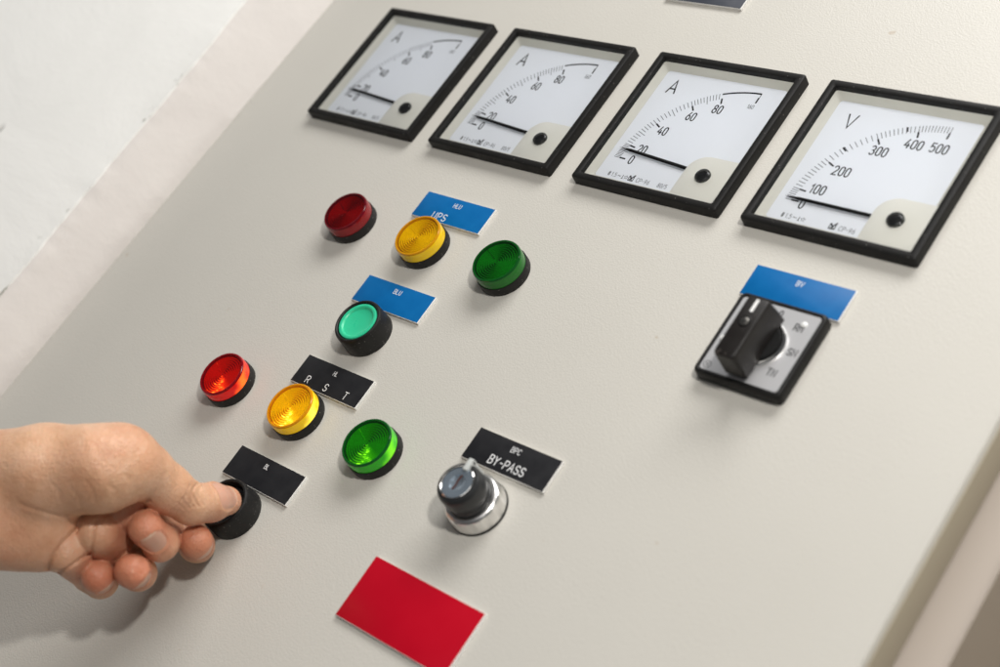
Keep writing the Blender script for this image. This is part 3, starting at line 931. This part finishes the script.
def nail_q(P, nl):
    """signed distance (mm) to the nail outline, seen from above the nail; and height over it"""
    c_, sx_, ay_, nz, w_, l_, r_ = nl
    Q = P - c_
    x, y, z = Q @ sx_, Q @ ay_, Q @ nz
    r0 = w_ * .36
    th = np.arctan2(x, np.maximum(z + 1.5, .5)) * (r_ + 1.0)
    qx = np.abs(th) - (w_ / 2 - r0); qy = np.abs(y) - (l_ / 2 - r0)
    q = np.sqrt(np.maximum(qx, 0) ** 2 + np.maximum(qy, 0) ** 2) + np.minimum(np.maximum(qx, qy), 0) - r0
    return np.where(z > 0, q, 9.), y, z


def hash_noise(P, s):
    x = P * s
    return (np.sin(x[:, 0] * 1.7 + 1.3 * np.sin(x[:, 1] * 1.1 + 2)) + np.sin(x[:, 1] * 1.9 + 1.2 * np.sin(x[:, 2] * 1.3)) + np.sin(x[:, 2] * 1.5 + 1.4 * np.sin(x[:, 0] * .9 + 4))) / 3


def body_sd(P):
    palm = None
    for key, k in (('arm', 14), ('thenar', 12), ('hypo', 12), ('back1', 10), ('back2', 10), ('back3', 10), ('back4', 10)):
        e = chain_sd(P, J[key], 10)
        palm = e if palm is None else smin(palm, e, k)
    d = palm
    fingers = None
    for key in ('pinky', 'ring', 'middle', 'index'):
        prox = chain_sd(P, J[key][:2], 3)
        dist = chain_sd(P, J[key][1:], 4.5)
        d = smin(d, prox, 3)
        fingers = dist if fingers is None else smin(fingers, dist, .8)
    d = smin(d, fingers, 2.2)
    th = chain_sd(P, J['thumb'], 6)
    th_root = cap_sd(P, J['thumb'][0][:3], J['thumb'][1][:3], J['thumb'][0][3], J['thumb'][1][3])
    d = smin(d, th_root, 14)
    d = smin(d, th, 1.6)
    # slow swell of muscle and tendon
    d = d + .35 * hash_noise(P, .11)
    # creases
    for pts, w_, dep in CRE:
        best = None
        for p0, p1 in zip(pts, pts[1:]):
            a = np.array(p0); b_ = np.array(p1)
            ab = b_ - a; abp = ab - (ab @ HC) * HC
            Q = P - a; Qp = Q - np.outer(Q @ HC, HC)
            t_ = np.clip((Qp @ abp) / (abp @ abp), 0, 1)
            dd = ((Qp - t_[:, None] * abp) ** 2).sum(1)
            dz = np.abs((Q - t_[:, None] * ab) @ HC)
            dd = dd + np.maximum(dz - 11, 0) ** 2
            best = dd if best is None else np.minimum(best, dd)
        d = d + dep * np.exp(-best / (w_ * w_))
    for nl in NAILS:
        q, y, z = nail_q(P, nl)
        fold = .42 * np.exp(-((q - .15) / .42) ** 2)          # groove round the plate
        lift = .30 * np.exp(-((q - 1.3) / .9) ** 2) * (y < nl[5] * .3)   # soft nail fold
        free = -.55 * np.exp(-((y - nl[5] * .5 + .2) / .8) ** 2) * (np.abs(q + .3) < 1.3)
        plate = .18 * (q < -.2)
        d = d + fold - lift + free * .6 + plate
    return d


def surface_nets(lo, hi, h):
    """only blocks close to the surface are evaluated finely"""
    nb = np.ceil((hi - lo) / (8 * h)).astype(int)
    shp = nb * 8 + 1
    S = np.full(shp, 1e3, np.float32)
    bx, by, bz = np.meshgrid(*[np.arange(n_) for n_ in nb], indexing='ij')
    B = np.stack([bx.ravel(), by.ravel(), bz.ravel()], 1)
    C_ = lo + (B * 8 + 4) * h
    dc = np.concatenate([body_sd(C_[i:i + 40000]) for i in range(0, len(C_), 40000)])
    near = np.abs(dc) < 8 * h * .9 + 2.2
    sgn = np.where(dc < 0, -5, 5).astype(np.float32)
    for i in np.nonzero(~near)[0]:
        b_ = B[i] * 8
        S[b_[0]:b_[0] + 8, b_[1]:b_[1] + 8, b_[2]:b_[2] + 8] = sgn[i]
    g = np.stack(np.meshgrid(*[np.arange(8)] * 3, indexing='ij'), -1).reshape(-1, 3)
    idx = np.nonzero(near)[0]
    for s in range(0, len(idx), 150):
        ii = idx[s:s + 150]
        pts = (B[ii] * 8)[:, None, :] + g[None]
        v_ = body_sd((lo + pts.reshape(-1, 3) * h)).astype(np.float32)
        pp = pts.reshape(-1, 3)
        S[pp[:, 0], pp[:, 1], pp[:, 2]] = v_
    S[S > 900] = 5
    neg = S < 0
    n0, n1, n2 = S.shape
    corners = [(i, j, k) for i in (0, 1) for j in (0, 1) for k in (0, 1)]
    cnt = sum(neg[i:n0 - 1 + i, j:n1 - 1 + j, k:n2 - 1 + k].astype(np.int8) for i, j, k in corners)
    act = (cnt > 0) & (cnt < 8)
    cells = np.argwhere(act)
    vid = np.full(act.shape, -1, np.int32); vid[act] = np.arange(len(cells))
    acc = np.zeros((len(cells), 3)); num = np.zeros(len(cells))
    for a in corners:
        for ax in range(3):
            if a[ax] == 1: continue
            b_ = list(a); b_[ax] = 1
            pa = cells + a; pb = cells + b_
            va = S[pa[:, 0], pa[:, 1], pa[:, 2]]; vb = S[pb[:, 0], pb[:, 1], pb[:, 2]]
            m_ = (va < 0) != (vb < 0)
            t_ = np.where(m_, va / np.where(m_, va - vb, 1), 0)
            acc += np.where(m_[:, None], pa + t_[:, None] * (pb - pa), 0); num += m_
    V = lo + acc / num[:, None] * h
    F = []
    for ax in range(3):
        o1, o2 = (ax + 1) % 3, (ax + 2) % 3
        sl0 = [slice(None)] * 3; sl1 = [slice(None)] * 3
        sl0[ax] = slice(0, -1); sl1[ax] = slice(1, None)
        ch = neg[tuple(sl0)] != neg[tuple(sl1)]
        e = np.argwhere(ch)
        e = e[(e[:, o1] > 0) & (e[:, o2] > 0) & (e[:, o1] < S.shape[o1] - 1) & (e[:, o2] < S.shape[o2] - 1)]
        d1 = np.zeros(3, int); d1[o1] = 1; d2 = np.zeros(3, int); d2[o2] = 1
        q = [vid[tuple((e - x).T)] for x in (d1 * 0, d1, d1 + d2, d2)]
        flip = neg[tuple(e.T)]
        Q = np.stack(q, 1)
        Q[~flip] = Q[~flip][:, ::-1]
        F.append(Q)
    return V, np.concatenate(F)


HV, HF = surface_nets(np.array([-140., -540., -2.]), np.array([225., -300., 165.]), .62)
print('hand mesh', len(HV), len(HF))
me = bpy.data.meshes.new('person')
Wv = np.stack([HV[:, 0] * MM, -HV[:, 2] * MM, HV[:, 1] * MM], 1)
HB = np.array([OX + .1, -.07, OZ - .44])
Wv = Wv + np.array([OX, 0, OZ]) - HB
me.from_pydata(Wv.tolist(), [], HF.tolist())
me.update()
me.polygons.foreach_set('use_smooth', np.ones(len(HF), bool))
# skin colour zones: red = flush, green = nail plate, blue = free edge
flush = np.zeros(len(HV)); nail = np.zeros(len(HV)); edge = np.zeros(len(HV))
for key, amt, rad in (('pinky', 1.0, 12), ('ring', 1., 12), ('middle', 1., 13), ('index', 1., 12), ('thumb', .55, 10)):
    p = np.array(J[key][-1][:3])
    flush = np.maximum(flush, amt * np.exp(-(((HV - p) ** 2).sum(1)) / (rad * 1.25) ** 2))
for p, amt, rad in ((J['back2'][1], .55, 24), (J['back4'][1], .5, 20), (J['hypo'][1], .55, 22), (J['hypo'][2], .5, 18), (J['back3'][1], .35, 18), (J['thumb'][1], .12, 16)):
    flush = np.maximum(flush, amt * np.exp(-(((HV - np.array(p[:3])) ** 2).sum(1)) / rad ** 2))
for nl in NAILS:
    q, y, z = nail_q(HV, nl)
    far = ((HV - nl[0]) ** 2).sum(1) < 15 ** 2
    nail = np.maximum(nail, np.clip(.5 - q / .5, 0, 1) * far)
    edge = np.maximum(edge, np.clip((y - nl[5] * .5 + 1.1) / .6, 0, 1) * (q < .3) * far)
at = me.color_attributes.new('skin_zones', 'FLOAT_COLOR', 'POINT')
at.data.foreach_set('color', np.stack([flush, nail, edge, np.ones(len(HV))], 1).astype(np.float32).ravel())

sk = mat('skin', (.6, .36, .25), .42, spec=.55)
nt, b = nodes(sk)
b.subsurface_method = 'RANDOM_WALK'
b.inputs['Subsurface Weight'].default_value = .22
b.inputs['Subsurface Scale'].default_value = .004
b.inputs['Subsurface Radius'].default_value = (1.0, .35, .2)
co = objcoord(nt)
va = N(nt, 'ShaderNodeVertexColor', layer_name='skin_zones')
sep = N(nt, 'ShaderNodeSeparateColor'); nt.links.new(va.outputs['Color'], sep.inputs[0])
tn = N(nt, 'ShaderNodeTexNoise', Scale=48., Detail=7., Roughness=.7); nt.links.new(co, tn.inputs['Vector'])
basec = ramp(nt, tn.outputs['Fac'], [(.28, (.56, .29, .16)), (.5, (.71, .42, .255)), (.74, (.81, .53, .36))])
bl = N(nt, 'ShaderNodeTexNoise', Scale=21., Detail=4., Roughness=.6); nt.links.new(co, bl.inputs['Vector'])
blm = N(nt, 'ShaderNodeMapRange'); blm.inputs['From Min'].default_value = .42; blm.inputs['From Max'].default_value = .72
blm.inputs['To Min'].default_value = 0; blm.inputs['To Max'].default_value = .26
nt.links.new(bl.outputs['Fac'], blm.inputs['Value'])
add = N(nt, 'ShaderNodeMath', operation='MULTIPLY_ADD'); nt.links.new(sep.outputs[0], add.inputs[0]); add.inputs[1].default_value = .85
add.use_clamp = True
nt.links.new(blm.outputs[0], add.inputs[2])
mx1 = N(nt, 'ShaderNodeMix', data_type='RGBA'); nt.links.new(add.outputs[0], mx1.inputs[0]); nt.links.new(basec, mx1.inputs[6]); mx1.inputs[7].default_value = (.56, .165, .085, 1)
mx2 = N(nt, 'ShaderNodeMix', data_type='RGBA'); nt.links.new(sep.outputs[1], mx2.inputs[0]); nt.links.new(mx1.outputs[2], mx2.inputs[6]); mx2.inputs[7].default_value = (.61, .34, .24, 1)
mx3 = N(nt, 'ShaderNodeMix', data_type='RGBA'); nt.links.new(sep.outputs[2], mx3.inputs[0]); nt.links.new(mx2.outputs[2], mx3.inputs[6]); mx3.inputs[7].default_value = (.68, .46, .33, 1)
nt.links.new(mx3.outputs[2], b.inputs['Base Color'])
mr = N(nt, 'ShaderNodeMapRange'); mr.inputs['To Min'].default_value = .40; mr.inputs['To Max'].default_value = .36
nt.links.new(sep.outputs[1], mr.inputs['Value']); nt.links.new(mr.outputs['Result'], b.inputs['Roughness'])
# skin relief: stretched furrows plus pores
mp = N(nt, 'ShaderNodeMapping'); mp.inputs['Scale'].default_value = (900, 900, 420); mp.inputs['Rotation'].default_value = (.3, .6, .2)
nt.links.new(co, mp.inputs['Vector'])
v1_ = N(nt, 'ShaderNodeTexVoronoi', Scale=1., feature='DISTANCE_TO_EDGE'); nt.links.new(mp.outputs['Vector'], v1_.inputs['Vector'])
n1_ = N(nt, 'ShaderNodeTexNoise', Scale=420., Detail=4.); nt.links.new(co, n1_.inputs['Vector'])
ad = N(nt, 'ShaderNodeMath', operation='ADD'); nt.links.new(v1_.outputs['Distance'], ad.inputs[0]); nt.links.new(n1_.outputs['Fac'], ad.inputs[1])
inv_ = N(nt, 'ShaderNodeMath', operation='SUBTRACT'); inv_.inputs[0].default_value = 1.; nt.links.new(sep.outputs[1], inv_.inputs[1])
ml = N(nt, 'ShaderNodeMath', operation='MULTIPLY'); nt.links.new(inv_.outputs[0], ml.inputs[0]); ml.inputs[1].default_value = .8
bp = N(nt, 'ShaderNodeBump', Distance=.0005); nt.links.new(ml.outputs[0], bp.inputs['Strength'])
nt.links.new(ad.outputs[0], bp.inputs['Height']); nt.links.new(bp.outputs['Normal'], b.inputs['Normal'])
me.materials.append(sk)
hand = bpy.data.objects.new('person', me); COL.objects.link(hand)
hand.location = HB
hand['label'] = 'bare hand and forearm reaching in from the left, thumb pressing the black button, fingers curled'
hand['category'] = 'person'


# ------------------------------------------------------------------ camera
Rm = np.array([[0.72213757, 0.55239484, -0.41638596], [0.25623532, -0.77271857, -0.58073185], [-0.64254244, 0.31267549, -0.69955218]])
cam_uvn = (722.8609343, -427.82097216, 518.13896525)


def dirw(d): return Vector((d[0], -d[2], d[1]))


cx, cy, czv = dirw(Rm[0]), -dirw(Rm[1]), -dirw(Rm[2])
cd = bpy.data.cameras.new('camera'); cam = bpy.data.objects.new('camera', cd); COL.objects.link(cam)
mw = Matrix(((cx.x, cy.x, czv.x, 0), (cx.y, cy.y, czv.y, 0), (cx.z, cy.z, czv.z, 0), (0, 0, 0, 1)))
mw.translation = W(*cam_uvn)
cam.matrix_world = mw
cd.sensor_width = 36; cd.lens = 1427.78 / 1000 * 36
cd.clip_start = .02; cd.clip_end = 50
cd.dof.use_dof = True; cd.dof.focus_distance = .765; cd.dof.aperture_fstop = 5.6
SC.camera = cam

# ------------------------------------------------------------------ light
wd = bpy.data.worlds.new('World'); SC.world = wd; wd.use_nodes = True
bg = wd.node_tree.nodes['Background']; bg.inputs['Color'].default_value = (.93, .96, 1, 1); bg.inputs['Strength'].default_value = .08


def area(name, uvn, target, sx, sy, power, color):
    ld = bpy.data.lights.new(name, 'AREA'); ld.shape = 'RECTANGLE'; ld.size = sx; ld.size_y = sy
    ld.energy = power; ld.color = color
    o = bpy.data.objects.new(name, ld); COL.objects.link(o)
    o.location = W(*uvn)
    o.rotation_euler = (W(*target) - o.location).to_track_quat('-Z', 'Y').to_euler()
    return o


area('window_light', (420, 1100, 830), (250, -150, 0), 1.2, .7, 25, (1, .985, .965))
area('work_lamp', (880, -60, 850), (220, -240, 0), .065, .065, 5.6, (1, .965, .92))
area('room_fill', (900, -300, 1800), (260, -200, 0), 1.3, 1.3, 4.6, (1, .985, .96))  # added soft fill from behind the viewer, no source seen
SC.view_settings.view_transform = 'Standard'
SC.view_settings.look = 'None'
SC.view_settings.exposure = 0
SC.view_settings.gamma = 1
SC.cycles.use_denoising = True
SC.cycles.max_bounces = 10
SC.cycles.transparent_max_bounces = 12
